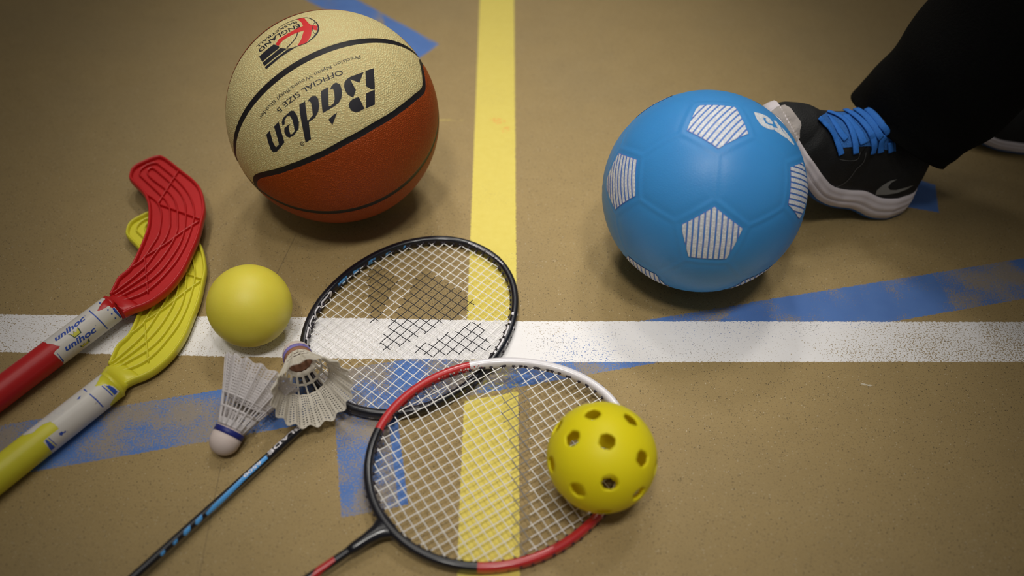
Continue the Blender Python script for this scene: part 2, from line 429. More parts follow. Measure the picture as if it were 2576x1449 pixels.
    text_on(L, 'Precision Nylon Wound/Butyl Bladder', z1([(1556, 590), (1400, 636), (1260, 690), (1150, 742), (1000, 818), (850, 906), (700, 1018), (600, 1105), (470, 1258)]), 9.0, cast, -1, off=.1)
    L.build('lettering', [M['ink']], root, label='black printed lettering')
    zc = zm(640, 30, 9.056); K = MB()
    def c_(poly, m_=0): decal(K, zc(poly), cast, m=m_, off=.12, step=9)
    c_([(110, 1020), (270, 870), (440, 740), (560, 780), (570, 820), (380, 965), (180, 1140)])
    c_([(185, 1160), (400, 985), (590, 822), (740, 840), (480, 1030), (230, 1235)])
    c_([(240, 1258), (500, 1045), (760, 850), (860, 830), (960, 792), (600, 1030), (265, 1312)])
    c_([(970, 170), (1060, 150), (1140, 146), (1200, 220), (1270, 290), (1440, 320), (1430, 424), (1310, 400), (1290, 540), (1240, 630), (1180, 712), (970, 790), (1060, 640), (1130, 424), (900, 502), (740, 590), (640, 660), (550, 775), (480, 742), (560, 620), (750, 500), (930, 400), (1110, 320), (1060, 230)], 1)
    c_(thick(cr([(540, 380), (720, 265), (900, 190), (1100, 138), (1250, 145), (1390, 225), (1455, 330), (1450, 430), (1390, 530), (1290, 630), (1180, 710), (960, 790), (850, 825), (740, 832)], 4),
             np.interp(np.linspace(0, 1, 53), [0, .25, .4, .5, .62, .75, 1], [8, 10, 22, 38, 36, 16, 12])))
    c_(thick(cr([(735, 825), (810, 750), (900, 650), (960, 560), (985, 465)], 5), 20))
    c_(thick(cr([(1375, 240), (1340, 300), (1325, 400), (1350, 470), (1392, 512)], 5), 13))
    text_on(K, 'ENGLAND', zc([(1018, 272), (870, 330), (700, 415), (560, 490), (430, 572), (310, 660), (190, 770), (82, 870)][:]), 9.2, cast, -1, off=.12, bold=.02)
    text_on(K, 'BASKETBALL', zc([(960, 210), (820, 262), (680, 325), (540, 400), (400, 495), (280, 585), (170, 680), (40, 790)]), 5.2, cast, -1, off=.12, bold=.015)
    K.build('crest', [M['ink'], M['red_ink']], root, label='red and black oval crest')
basketball()

# ------------------------------------------------------------------ blue football
def football():
    S = np.array([195.7, 631.3, 96.9]); r = 96.9
    RF = np.array([[0.20804, 0.80073, -0.56175], [-0.96825, 0.08719, -0.2343], [-0.13864, 0.59265, 0.79344]])
    ph = (1+5**.5)/2
    ico = [(0, a, b*ph) for a in (1, -1) for b in (1, -1)]+[(a, b*ph, 0) for a in (1, -1) for b in (1, -1)]+[(b*ph, 0, a) for a in (1, -1) for b in (1, -1)]
    ico = np.array(ico, float); ico /= np.linalg.norm(ico[0]); ico = ico@RF.T
    edges = set(); key = lambda v: tuple(np.round(v, 4)); tv = {}
    for i in range(12):
        nb = [j for j in range(12) if j != i and ico[i]@ico[j] > .4]
        for j in nb: tv[(i, j)] = nrm(ico[i]*2/3+ico[j]/3)
    E = []
    for i in range(12):
        nb = [j for j in range(12) if j != i and ico[i]@ico[j] > .4]
        for j in nb:
            if i < j: E.append((tv[(i, j)], tv[(j, i)]))
            for k in nb:
                if k > j and ico[j]@ico[k] > .4: E.append((tv[(i, j)], tv[(i, k)]))
    V, Fc = icosphere(7); D = np.full(len(V), 9e9)
    for a, b in E:
        ab = b-a; tt = np.clip(((V-a)@ab)/(ab@ab), 0, 1); q = a+tt[:, None]*ab; q /= np.linalg.norm(q, axis=1)[:, None]
        D = np.minimum(D, np.linalg.norm(V-q, axis=1)*r)
    # raised soft bead inside a shallow trough along every panel edge
    disp = -0.55*np.exp(-(D/5.5)**2)+0.62*np.exp(-(D/2.4)**2)
    P = S+V*(r+disp)[:, None]
    root = thing('football', (S[0], S[1], 0), 'sky blue plastic football with white striped pentagons under the sole of a shoe', 'football')
    m, nt, b = newmat('blue_vinyl'); t = NT(nt); co = t.coord()
    c = t.mix(t.noise(co, 14, 3), (0.036, 0.240, 0.60, 1), (0.056, 0.300, 0.68, 1))
    t.link(c, b.inputs['Base Color']); b.inputs['Roughness'].default_value = .42; b.inputs['Specular IOR Level'].default_value = .4
    b.inputs['Subsurface Weight'].default_value = .12; b.inputs['Subsurface Scale'].default_value = .01
    t.link(t.bump(t.math('ADD', t.noise(co, 900, 2), t.noise(co, 60, 2)), .00025, .5), b.inputs['Normal'])
    mk('body', P, Fc, m, root)
    mw = newmat('stripe_print'); t = NT(mw[1]); co = t.coord()
    t.link(t.mix(t.step(t.voro(co, 420, rnd=.6), .25, .65), (0.80, 0.82, 0.84, 1), (0.62, 0.65, 0.70, 1)), mw[2].inputs['Base Color']); mw[2].inputs['Roughness'].default_value = .5
    t.link(t.bump(t.voro(co, 420, rnd=.6), .0003, .7), mw[2].inputs['Normal'])
    mp = plain('violet_edge', (0.16, 0.19, 0.62, 1), .5)
    dirs = {0: (.72, -.69)}
    want = [((1806, 306), (.70, -.72)), ((1556, 452), (.03, -1)), ((2018, 477), (1, .42)), ((1620, 688), (.62, .78)), ((1788, 597), (.09, -1)), ((1930, 720), (.85, -.5))]
    def basis(c, pxdir):
        P0 = S+r*c; p = proj(P0); best = None
        tmp = nrm(np.cross(c, [0.3, .1, 1])); tm2 = np.cross(c, tmp)
        for a in np.linspace(0, math.pi, 180, endpoint=False):
            v = math.cos(a)*tmp+math.sin(a)*tm2; q = proj(P0+v*3)-p; s = abs(q@np.array(pxdir))/np.linalg.norm(q)/np.hypot(*pxdir)
            if best is None or s > best[0]: best = (s, v)
        return best[1]
    patches = 0
    for i in range(12):
        c = ico[i]; p = proj(S+r*c); vis = (CAM-(S+r*c))@c > -20
        best = min(want, key=lambda w_: np.hypot(*(p-np.array(w_[0]))))
        u = basis(c, best[1] if vis else (1, .3)); v = np.cross(c, u)
        nb = [j for j in range(12) if j != i and ico[i]@ico[j] > .4]
        ang = sorted(math.atan2(ico[j]@v, ico[j]@u) for j in nb); rad = math.radians(16.9)
        poly = np.array([(rad*math.cos(a), rad*math.sin(a)) for a in ang])
        def inside(x, y): return inpoly((x, y), poly)
        mb = MB(); pitch = math.radians(2.92); n = 13
        def pt(x, y, off):
            a = math.hypot(x, y); q = c if a < 1e-9 else c*math.cos(a)+(u*x+v*y)/a*math.sin(a)
            return S+q*(r+off)
        for k in range(-6, 7):
            yc = k*pitch+pitch*.25
            for wd_, mi, off, shrink in ((pitch*.43, 1, .10, 0), (pitch*.335, 0, .2, pitch*.12)):
                xs = np.linspace(-rad, rad, 400); rowt = []
                for x in xs:
                    rowt.append(inside(x, yc) and inside(x-shrink, yc) and inside(x+shrink, yc))
                xs = xs[np.array(rowt)]
                if len(xs) < 6: continue
                x0, x1 = xs[0], xs[-1]; R0 = []
                def ends(yy):
                    a = [x for x in np.linspace(-rad, rad, 300) if inside(x, yy)]
                    return (a[0]+shrink, a[-1]-shrink) if len(a) > 4 and a[-1]-a[0] > 2.2*shrink else None
                rows = []
                for yy in np.linspace(yc-wd_, yc+wd_, 5):
                    e = ends(yy)
                    if e: rows.append((yy, e))
                if len(rows) < 2: continue
                N = 24; Vv = [pt(e[0]+(e[1]-e[0])*j/(N-1), yy, off) for yy, e in rows for j in range(N)]
                Ff = [(a*N+j, a*N+j+1, (a+1)*N+j+1, (a+1)*N+j) for a in range(len(rows)-1) for j in range(N-1)]
                mb.add(Vv, Ff, mi)
        mb.build('striped_pentagon', [mw[0], mp], root)
    cast = sphere_cast(S, r); zl = zm(1880, 260, 10.35); L = MB()
    for poly in ([(165, 225), (340, 265), (490, 325), (590, 400), (655, 490), (665, 545), (560, 520), (500, 480), (470, 420), (490, 395), (405, 365), (430, 440), (470, 510), (550, 555), (640, 580), (700, 640), (705, 690), (600, 685), (480, 640), (380, 580), (300, 490), (230, 380)],
                 [(680, 450), (740, 455), (800, 540), (860, 600), (900, 700), (1000, 820), (1060, 930), (960, 880), (840, 790), (720, 710), (700, 630), (790, 650), (740, 560)],
                 [(890, 620), (960, 690), (1100, 870), (1220, 1060), (1210, 1090), (1060, 950), (1010, 830), (930, 720)]):
        decal(L, zl(poly), cast, off=.12, step=5)
    L.build('logo', [mw[0]], root, label='white printed logo')
football()

# ------------------------------------------------------------------ plain yellow ball
def small_ball():
    S = np.array([-234.2, 531.7, 38.8]); r = 38.8
    V, Fc = icosphere(6); D = np.abs(V@nrm([.2, .75, .62]))*r
    P = S+V*(r+0.05*np.exp(-(D/.5)**2))[:, None]
    m, nt, b = newmat('yellow_foam'); t = NT(nt); co = t.coord()
    t.link(t.mix(t.noise(co, 45, 4), (0.68, 0.575, 0.040, 1), (0.76, 0.66, 0.075, 1)), b.inputs['Base Color'])
    b.inputs['Roughness'].default_value = .5; b.inputs['Subsurface Weight'].default_value = .15; b.inputs['Subsurface Scale'].default_value = .006
    t.link(t.bump(t.noise(co, 500, 3), .0002, .5), b.inputs['Normal'])
    o = mk('yellow_ball', P, Fc, m, org=(S[0], S[1], 0)); o.location = (S[0]*.001, S[1]*.001, 0)
    o['label'] = 'smooth plain yellow ball on the white line beside the yellow stick blade'; o['category'] = 'ball'
small_ball()

# ------------------------------------------------------------------ perforated yellow ball
def holed_ball():
    S = np.array([82.3, 362.6, 53.4]); r = 44.0
    hv = [(-.5995, -.0967, .7945), (-.0123, -.2701, .9628), (.6257, -.4194, .6578), (.0323, -.8408, .5404), (-.222, .3246, .9194), (.4694, .2634, .8428), (-.5036, -.8243, .2587), (.5955, -.7979, .0936), (-.9432, -.2714, .1918)]
    hv = [nrm(h) for h in hv]; rnd = np.random.RandomState(4); cand = rnd.normal(size=(6000, 3)); cand /= np.linalg.norm(cand, axis=1)[:, None]
    while len(hv) < 26:                  # the rest, evenly spread over the hidden side
        d = np.max(cand@np.array(hv).T, axis=1); i = d.argmin()
        if d[i] > math.cos(math.radians(30)): break
        hv.append(cand[i])
    Hn = np.array(hv); ah = math.radians(9.0)
    V, Fc = icosphere(6); V = V.copy(); A = np.arccos(np.clip(V@Hn.T, -1, 1)); k = A.argmin(1); a = A.min(1)
    edge = 0.0105
    for i in np.where(np.abs(a-ah) < edge*.9)[0]:
        h = Hn[k[i]]; tdir = nrm(V[i]-h*(V[i]@h)); V[i] = h*math.cos(ah)+tdir*math.sin(ah); a[i] = ah
    keep = [f for f in Fc if not (max(a[list(f)]) <= ah+1e-6)]
    # outer skin, inner skin, and the wall of every hole
    used = sorted({i for f in keep for i in f}); mp_ = {i: j for j, i in enumerate(used)}
    Vo = V[used]; th = 2.0; n = len(used); keep = [tuple(mp_[i] for i in f) for f in keep]
    from collections import Counter
    ec = Counter(); 
    for f in keep:
        for x, y in zip(f, f[1:]+f[:1]): ec[(x, y)] += 1
    P = np.vstack([S+Vo*r, S+Vo*(r-th)])
    Ff = list(keep)+[tuple(i+n for i in f[::-1]) for f in keep]
    for (x, y) in list(ec):
        if (y, x) not in ec: Ff.append((y, x, x+n, y+n))
    m, nt, b = newmat('yellow_plastic'); t = NT(nt); co = t.coord()
    t.link(t.mix(t.noise(co, 40, 3), (0.90, 0.78, 0.010, 1), (0.95, 0.85, 0.018, 1)), b.inputs['Base Color'])
    b.inputs['Roughness'].default_value = .45; b.inputs['Subsurface Weight'].default_value = .25; b.inputs['Subsurface Scale'].default_value = .004
    b.inputs['Subsurface Radius'].default_value = (1, .8, .2)
    tl = t.n('ShaderNodeBsdfTranslucent'); b.inputs['Specular IOR Level'].default_value = .3; tl.inputs[0].default_value = (.95, .80, .02, 1); mx = t.n('ShaderNodeMixShader'); mx.inputs[0].default_value = .28
    t.link(b.outputs[0], mx.inputs[1]); t.link(tl.outputs[0], mx.inputs[2]); t.link(mx.outputs[0], nt.nodes['Material Output'].inputs['Surface'])
    o = mk('perforated_ball', P, Ff, m, org=(S[0], S[1], S[2]-r)); o.location = tuple(np.array([S[0], S[1], S[2]-r])*.001)
    o['label'] = 'bright yellow plastic ball full of round holes resting on the red and white racket'; o['category'] = 'ball'
holed_ball()

# ------------------------------------------------------------------ badminton rackets
M['string_w'] = plain('white_string', (0.80, 0.78, 0.75, 1), .35, .5, .03)
M['string_k'] = plain('black_string_ink', (0.016, 0.016, 0.022, 1), .5, .4)
M['string_g'] = plain('grey_string_ink', (0.22, 0.21, 0.20, 1), .5, .4)
M['gloss_k'] = plain('black_lacquer', (0.006, 0.006, 0.010, 1), .30, .4, .03, coat=.35)
M['sky'] = plain('sky_blue_lacquer', (0.085, 0.36, 0.80, 1), .25, .5, .04, coat=.5)
M['white_l'] = plain('white_lacquer', (0.72, 0.69, 0.72, 1), .3, .5, .03, coat=.35)
M['red_l'] = plain('red_lacquer', (0.46, 0.018, 0.022, 1), .3, .5, .05, coat=.35)
M['grip'] = plain('grip_tape', (0.03, 0.03, 0.035, 1), .8, .3, .1, bump=.0004)
M['nub'] = plain('grommet_plastic', (0.02, 0.014, 0.022, 1), .5, .4)
def racket(name, C0, th, shape, tstr, throat, tsh, zxy, label, shaft_len, total, frame_mats, midfun, stencil, pm, pc, nmain=22, ncross=22, frame_spots=()):
    """C0 centre of the hoop, th its long axis; strings run along tstr, the shaft leaves 'throat' along tsh"""
    C0 = np.array(C0, float); a, b, eg, ex = shape
    D = lambda t_: np.array([math.cos(t_), math.sin(t_)])
    def P(s, w, h=0.0, o=C0, t_=tstr):
        d_ = D(t_); q = o+d_*s+np.array([d_[1], -d_[0]])*w; return np.array([q[0], q[1], zxy(q)+h])
    def hoop(tt, k=0.0):
        cs, sn = math.cos(tt), math.sin(tt); s_ = (a+k)*math.copysign(abs(cs)**ex, cs); w_ = (b+k)*math.copysign(abs(sn)**ex, sn)*(1+eg*cs)
        return P(s_, w_, 0, C0, th)
    origin = P(0, 0); origin[2] = 0
    root = thing(name, origin, label, 'badminton racket', 'badminton rackets crossing on the floor')
    N = 320; ts = np.arange(N)*2*math.pi/N; path = np.array([hoop(tt) for tt in ts])
    seg = 18; Vf, Ff = sweep(path, 3.8, 5.1, seg=seg, closed=True, box=.72)
    midx = [midfun(math.degrees(2*math.pi*(i//seg)/N), (i % seg)/seg) for i in range(len(Ff))]
    cast = mesh_cast(Vf, Ff); fb = MB(); fb.add(Vf, Ff, midx)
    for poly, mi in frame_spots: decal(fb, poly, cast, m=mi, off=.1, step=4)
    fb.build('frame', frame_mats, root)
    # where the shaft line meets the hoop
    T0 = np.array(throat, float); ds_ = D(tsh); n = np.array([ds_[1], -ds_[0]]); rel = path[:, :2]-T0
    near = [rel[k]@ds_ for k in range(N) if abs(rel[k]@n) < 3 and (path[k, :2]-C0)@ds_ < 0]; sb = float(np.mean(near))
    # throat joint and shaft
    Q = lambda s_, w_=0: P(s_+sb, w_, 0, T0, tsh)
    R_ = []
    for s, hw, hh in ((-36, 3.7, 3.7), (-30, 4.6, 4.4), (-20, 5.0, 4.6), (-10, 6.6, 4.8), (-4, 9.5, 4.8), (0, 14, 4.6), (3, 20, 4.2), (4.5, 22, 3.0)):
        q = Q(s); R_.append([q+np.array([*(n*hw*math.cos(t_)), hh*math.sin(t_)]) for t_ in np.arange(16)*math.pi/8])
    mk('throat', *loft(np.array(R_)), M['gloss_k'], root)
    ss = np.linspace(-30, -shaft_len, 60); Vs, Fs = sweep([Q(s_) for s_ in ss], 3.5, 3.5, seg=16)
    sh = mk('shaft', Vs, Fs, M['gloss_k'], root)
    prof = [(-shaft_len+6, 4.2), (-shaft_len-4, 8), (-shaft_len-24, 11.2), (-shaft_len-26, 12.6)]
    mk('cone', *sweep([Q(s_) for s_, q in prof], [q for s_, q in prof], [q for s_, q in prof], seg=20), M['gloss_k'], root)
    g0 = -shaft_len-26; gp = np.linspace(g0, -total, 50); rr = [12.6+.5*((i % 4) == 0)+(1.6 if i > 46 else 0) for i in range(50)]
    mk('grip', *sweep([Q(s_) for s_ in gp], rr, rr, seg=20), M['grip'], root)
    # strings, woven
    mb = MB(); nubs = MB(); dS = D(tstr); nS = np.array([dS[1], -dS[0]])
    inner = np.array([[(q[:2]-C0)@dS, (q[:2]-C0)@nS] for q in (hoop(tt, -3.6) for tt in ts)])
    def span(k, v):                      # extent of the hoop's inside along a line where coordinate k equals v
        o = []
        for i in range(N):
            p, q = inner[i], inner[(i+1) % N]
            if (p[k]-v)*(q[k]-v) < 0: o.append(p[1-k]+(q[1-k]-p[1-k])*(v-p[k])/(q[k]-p[k]))
        return (min(o), max(o)) if len(o) >= 2 else None
    def colour(q):
        p = proj(q)
        for poly, mi in stencil:
            if inpoly(p, poly): return mi
        return 0
    def run(fixed, lo, hi, main, ph):
        m_ = max(8, int((hi-lo)/3.2)); q = []
        for j in range(m_+1):
            v = lo+(hi-lo)*j/m_; s_, w_ = (v, fixed) if main else (fixed, v)
            hgt = .42*math.cos(math.pi*v/(pc if main else pm)+math.pi*ph)
            q.append(P(s_, w_, hgt))
        q = np.array(q); Vv, Ff_ = sweep(q, .46, .46, seg=5, cap=False)
        mi = [colour(q[i//5]*.5+q[min(i//5+1, len(q)-1)]*.5) for i in range(len(Ff_))]
        mb.add(Vv, Ff_, mi)
        for e, o_ in ((q[0], q[1]), (q[-1], q[-2])):
            t_ = nrm(o_-e); Vn, Fn = sweep([e-t_*1.5, e+t_*.6, e+t_*2.0], [1.7, 1.5, .9], [1.7, 1.5, .9], seg=8); nubs.add(Vn, Fn)
            t2 = -t_; Vn, Fn = sweep([e+t2*7.0, e+t2*8.3], [1.7, 1.2], [1.7, 1.2], seg=8); nubs.add(Vn, Fn)
    for i in range(nmain):
        w = (i-(nmain-1)/2)*pm; e = span(1, w)
        if e and e[1]-e[0] > 30: run(w, e[0], e[1], True, i)
    for i in range(ncross):
        v = (i-(ncross-1)/2)*pc; e = span(0, v)
        if e and e[1]-e[0] > 30: run(v, e[0], e[1], False, i+1)
    mb.build('strings', [M['string_w'], M['string_k'], M['string_g']], root)
    nubs.build('grommets', [M['nub']], root)
    return root, cast, (Vs, Fs)
z5 = zm(860, 640, 5.175)
sten1 = [(z5([(350, 200), (560, 195), (750, 310), (690, 415), (600, 600), (560, 690), (510, 810), (480, 900), (370, 930), (360, 700), (345, 500), (330, 300)]), 1),
         (z5([(1080, 180), (1220, 280), (1370, 370), (1540, 470), (1790, 630), (1680, 710), (1590, 760), (1460, 840), (1290, 920), (1160, 990), (960, 1095), (830, 1165), (570, 1265), (450, 1225), (590, 960), (690, 760), (860, 500), (950, 320)]), 1),
         (z5([(1750, 855), (1830, 925), (1885, 1070), (1940, 1225), (1810, 1275), (1620, 1285), (1200, 1345), (940, 1300), (870, 1240), (1100, 1155), (1300, 1055), (1540, 965), (1640, 905)]), 1)]
def mid1(deg, f): return 0
def z1_(q): return 5.2+(115-float((q-np.array([-84.0, 543.8]))@np.array([.6125, .7907])))*.0125
r1 = racket('badminton_racket', (-84.0, 543.8), 1.017, (115.9, 92.1, -.032, .965), .905, (-173.0, 418.0), .9117, z1_,
            'black badminton racket with sky blue dashes and a black stencil on its strings', 232, 430, [M['gloss_k']], mid1, sten1, 8.35, 9.3, 22, 24)
def marks1():
    root, cast, (Vs, Fs) = r1
    mb = MB(); ze = zm(740, 580, 5.573)
    for poly in ([(740, 630), (742, 700), (720, 735), (625, 790), (618, 745), (680, 680)], [(935, 510), (920, 580), (840, 640), (815, 625), (825, 572), (880, 545)],
                 [(1145, 378), (1120, 450), (1060, 505), (1025, 515), (1045, 430), (1090, 400)], [(1355, 285), (1325, 350), (1255, 402), (1290, 318)], [(1566, 205), (1555, 240), (1525, 262), (1540, 215)]):
        decal(mb, ze(poly), cast, m=0, off=.12, step=1.6)
    mb.build('stripe', [M['sky']], root, label='sky blue dashes on the frame')
    mw = MB(); zf = zm(750, 700, 7.244)
    S_ = lambda pts, w: decal(mw, zf(thick(cr(pts, 4), w)), cast, off=.14, step=1.6)
    S_([(545, 290), (600, 240), (585, 350)], 26)
    S_([(545, 310), (480, 385), (425, 450), (435, 520)], 26); S_([(480, 460), (510, 430), (545, 385)], 10)
    S_([(400, 580), (410, 530), (380, 510), (340, 560), (310, 620), (320, 700)], 24)
    S_([(300, 740), (300, 700), (275, 690), (240, 760), (215, 830), (235, 895)], 24); S_([(262, 865), (300, 760)], 10)
    S_([(220, 935), (190, 890), (175, 970), (148, 1080)], 26)
    S_([(135, 1100), (170, 1115), (172, 1190), (165, 1260)], 20); S_([(118, 1255), (180, 1290)], 30)
    mw.build('lettering', [M['white_l']], root, label='white lettering on the inner left side of the hoop')
    mw = MB(); zg = zm(1220, 760, 8.527)
    G = lambda pts, w: decal(mw, zg(thick(pts, w)), cast, off=.14, step=1.6)
    G([(600, 215), (590, 270)], 46); G([(545, 400), (520, 450)], 50); G([(510, 490), (490, 560), (420, 735)], 34); G([(395, 780), (350, 880), (270, 1000)], 34)
    G([(235, 1040), (205, 1095)], 44); G([(715, 180), (695, 290)], 14); G([(620, 520), (590, 620)], 12); G([(490, 830), (440, 940)], 12)
    mw.build('lettering', [M['white_l']], root, label='white marks on the right side of the hoop')
    mw = MB(); zh = zm(740, 800, 5.175); decal(mw, zh([(725, 1235), (790, 1250), (800, 1268), (730, 1250)]), cast, off=.14, step=4); decal(mw, zh([(945, 1292), (1040, 1300), (1035, 1322), (950, 1312)]), cast, off=.14, step=4)
    mw.build('dash', [M['white_l']], root, label='white dashes beside the throat')
    mw = MB(); zi = zm(1170, 590, 11.14)
    text_on(mw, 'ISOMETRIC HEAD SHAPE', zi([(92, 250), (300, 345), (520, 462), (800, 635), (1050, 845)]), 3.6, cast, -1, off=.14, bold=.02, fine=True)
    mw.build('lettering', [M['white_l']], root, label='small white lettering along the tip of the hoop')
    # shaft colours
    cs = mesh_cast(Vs, Fs); mb = MB()
    zs = zm(320, 1040, 3.542)
    decal(mb, zs([(1235, 375), (1255, 400), (1040, 600), (800, 845), (715, 910), (700, 890), (760, 820), (1000, 590), (1150, 450)]), cs, off=.12, step=1.6)
    for q in ((640, 950), (535, 1045), (430, 1145), (318, 1243)):
        k = 1.0 if q[0] > 500 else .62
        decal(mb, zs([(q[0]-34*k, q[1]+38*k), (q[0]-30*k, q[1]), (q[0]+25*k, q[1]-52*k), (q[0]+30*k, q[1]-10*k), (q[0]-8*k, q[1]+42*k)]), cs, off=.12, step=1.6)
    mb.build('shaft_band', [M['sky']], root, label='sky blue bands on the shaft')
    mw = MB(); zt = zm(560, 1060, 8.05)
    text_on(mw, 'BLADE', zt([(1555, 75), (1230, 330), (905, 640)]), 8.3, cs, -1, off=.16, bold=.03, fine=True)
    mw.build('shaft_lettering', [M['white_l']], root, label='white letters on the black shaft')
    mw = MB()
    text_on(mw, '6500', zt([(760, 800), (600, 930), (410, 1100)]), 7.5, cs, -1, off=.18, bold=.02, fine=True)
    mw.build('shaft_lettering', [M['white_l']], root, label='white figures on the blue band')
marks1()
sten2 = [([(1262, 925), (1300, 930), (1332, 1000), (1334, 1440), (1290, 1440), (1286, 1120), (1262, 1040)], 2)]
def mid2(deg, f):                        # 0 = tip, 180 = throat; colours change round the hoop
    deg = deg % 360
    if deg < 56 or deg > 274: return 1
    if 218 < deg <= 274 or 63 <= deg < 119.5: return 2
    if 56 <= deg < 63: return 2 if (int(f*18)+int(deg*2)) % 2 else 1
    return 0
zd = zm(900, 880, 4.83); rsd = np.random.RandomState(11); spots = []
def disc(x, y, r_): return zd([(x+r_*math.cos(a), y+r_*math.sin(a)) for a in np.arange(9)*2*math.pi/9])
for x, y, r_ in ((1340, 232, 13), (1320, 268, 12), (1355, 282, 12), (1300, 300, 9), (1268, 285, 8), (1255, 245, 11), (1290, 248, 8), (1230, 268, 7), (1215, 300, 6), (1170, 280, 9), (1145, 292, 6), (1120, 293, 9), (1245, 322, 6), (1060, 315, 7), (985, 350, 9), (1030, 330, 5), (1310, 235, 9), (1345, 255, 6)):
    spots.append((disc(x, y, r_), 1))
for x, y, r_ in ((1418, 205, 10), (1398, 240, 9), (1375, 262, 8), (1385, 215, 6), (1440, 225, 5), (1470, 190, 7), (1508, 208, 5), (1375, 235, 5), (1422, 250, 5), (1455, 205, 4)):
    spots.append((disc(x, y, r_), 2))
def z2_(q):
    v = q-np.array([2.5, 389.3]); return 12.8-.062*float(v@np.array([.629, -.777]))-.003*(float(v@np.array([.777, .629]))+117)
T2 = fl((948, 1339), 13.2)[:2]
r2 = racket('badminton_racket', (2.46, 389.34), .415, (114.0, 93.9, -.064, 1.02), .585, T2, .665, z2_,
            'red and white badminton racket with a black throat, lying across the blue dashed one', 205, 440, [M['gloss_k'], M['white_l'], M['red_l']], mid2, sten2, 8.3, 9.1, 23, 24, spots)

mb = MB(); decal(mb, [(770, 1470), (796, 1428), (838, 1399), (844, 1411), (812, 1438), (790, 1472)], mesh_cast(*r2[2]), off=.1, step=2)
mb.build('shaft_band', [M['red_l']], r2[0], label='dark red band on the shaft')

# ------------------------------------------------------------------ shuttlecocks
def skirt_mat(name, col, tr):
    m, nt, b = newmat(name); t = NT(nt); co = t.coord()
    t.link(t.mix(t.noise(co, 80, 3), tuple(c*.92 for c in col)+(1,), (*col, 1)), b.inputs['Base Color']); b.inputs['Roughness'].default_value = .4
    tl = t.n('ShaderNodeBsdfTranslucent'); tl.inputs[0].default_value = (*col, 1); tp = t.n('ShaderNodeBsdfTransparent')
    mx = t.n('ShaderNodeMixShader'); mx.inputs[0].default_value = .35; mx2 = t.n('ShaderNodeMixShader'); mx2.inputs[0].default_value = tr
    t.link(b.outputs[0], mx.inputs[1]); t.link(tl.outputs[0], mx.inputs[2]); t.link(mx.outputs[0], mx2.inputs[1]); t.link(tp.outputs[0], mx2.inputs[2])
    t.link(mx2.outputs[0], nt.nodes['Material Output'].inputs['Surface']); return m
def shuttle(cork, az, base, label, mats, band, brown, squash=1.0, roll=0.0, part='cork'):
    """cork centre, direction (azimuth) from cork to rim, height of what it lies on"""
    rc, L0, L1, R0, R1 = 13.0, 24.0, 79.0, 11.6, 34.0
    el = math.asin((R1-rc)/(L1-13.0)); ax = np.array([math.cos(az)*math.cos(el), math.sin(az)*math.cos(el), math.sin(el)])
    sd = nrm(np.cross(ax, [0, 0, 1])); vt = np.cross(sd, ax)
    C0 = np.array(cork, float)-ax*13.0
    def P(x, rr, th): return C0+ax*x+sd*rr*math.cos(th+roll)+vt*rr*math.sin(th+roll)*squash
    root = thing('shuttlecock', (cork[0], cork[1], base), label, 'shuttlecock', 'shuttlecocks beside the rackets')
    def rev(prof, name, m, label=None):
        R_ = [[P(x, rr, t_) for t_ in np.arange(40)*math.pi/20] for x, rr in prof]
        mk(name, *loft(np.array(R_)), m, root, label=label)
    rev([(13-13*math.cos(a), 13*math.sin(a)+.01) for a in np.linspace(0.02, math.pi/2, 14)]+[(band[0], 13)], 'cork', mats[0])
    rev([(band[0], 13.05), (band[0]+.2, 13.3), (band[1]-.2, 13.3), (band[1], 13.05)], 'ribbon', mats[1])
    if brown: rev([(band[1], 12.9), (band[1]+3.5, 12.5), (band[1]+4.2, 11)], 'cork_ring', mats[3])
    else: rev([(band[1], 12.9), (band[1]+.8, 12.2), (band[1]+1.0, 11)], 'cork_ring', mats[0])
    ns, nc, nr = 16, 10, 96; Vg = []; Ff = []
    nth = ns*nc
    for i in range(nr+1):
        f = i/nr; x = L0+(L1-L0)*f; rb = R0+(R1-R0)*(f**1.08)
        for j in range(nth):
            u = (j % nc)/nc; flute = math.cos(2*math.pi*u)
            rr = rb+flute*(.2+1.3*f*f); xx = x+(flute*.9*max(0, f-.6)*2.5)
            Vg.append(P(xx, rr, 2*math.pi*j/nth))
    for i in range(nr):
        f = (i+.5)/nr
        for j in range(nth):
            c = j % nc; rib = c in (0, nc-1); hole = False
            if not rib:
                if .10 < f < .24 or .28 < f < .44: hole = 2 <= c <= 7 or (c in (1, 8) and f > .28)
                elif f > .47 and f < .975: hole = (i % 4 in (1, 2)) and ((c % 2 == 1) if f < .66 else (c in (1, 3, 6, 8)))
            if not hole: Ff.append((i*nth+j, i*nth+(j+1) % nth, (i+1)*nth+(j+1) % nth, (i+1)*nth+j))
    sk = mk('skirt', Vg, Ff, mats[2], root)
    so = sk.modifiers.new('solid', 'SOLIDIFY'); so.thickness = .0005; so.offset = 0
    rb = MB()                            # stiff ribs and hoops
    for k in range(ns):
        pts = [P(L0+(L1-L0)*f, R0+(R1-R0)*(f**1.08)+(.2+1.3*f*f)+.25, 2*math.pi*k/ns) for f in np.linspace(0, 1, 14)]
        rb.add(*sweep(pts, np.linspace(.75, .45, 14), np.linspace(.75, .45, 14), seg=6))
    for f in (.02, .26, .455):
        rb.add(*sweep([P(L0+(L1-L0)*f, R0+(R1-R0)*(f**1.08)+.3, t_) for t_ in np.arange(64)*math.pi/32], .6, .6, up=ax, seg=6, closed=True))
    rb.build('ribs', [mats[2]], root)
M['cork'] = plain('white_cork', (0.60, 0.50, 0.46, 1), .6, .3, .06, bump=.0001)
M['navy'] = plain('navy_ribbon', (0.012, 0.018, 0.16, 1), .45, .4)
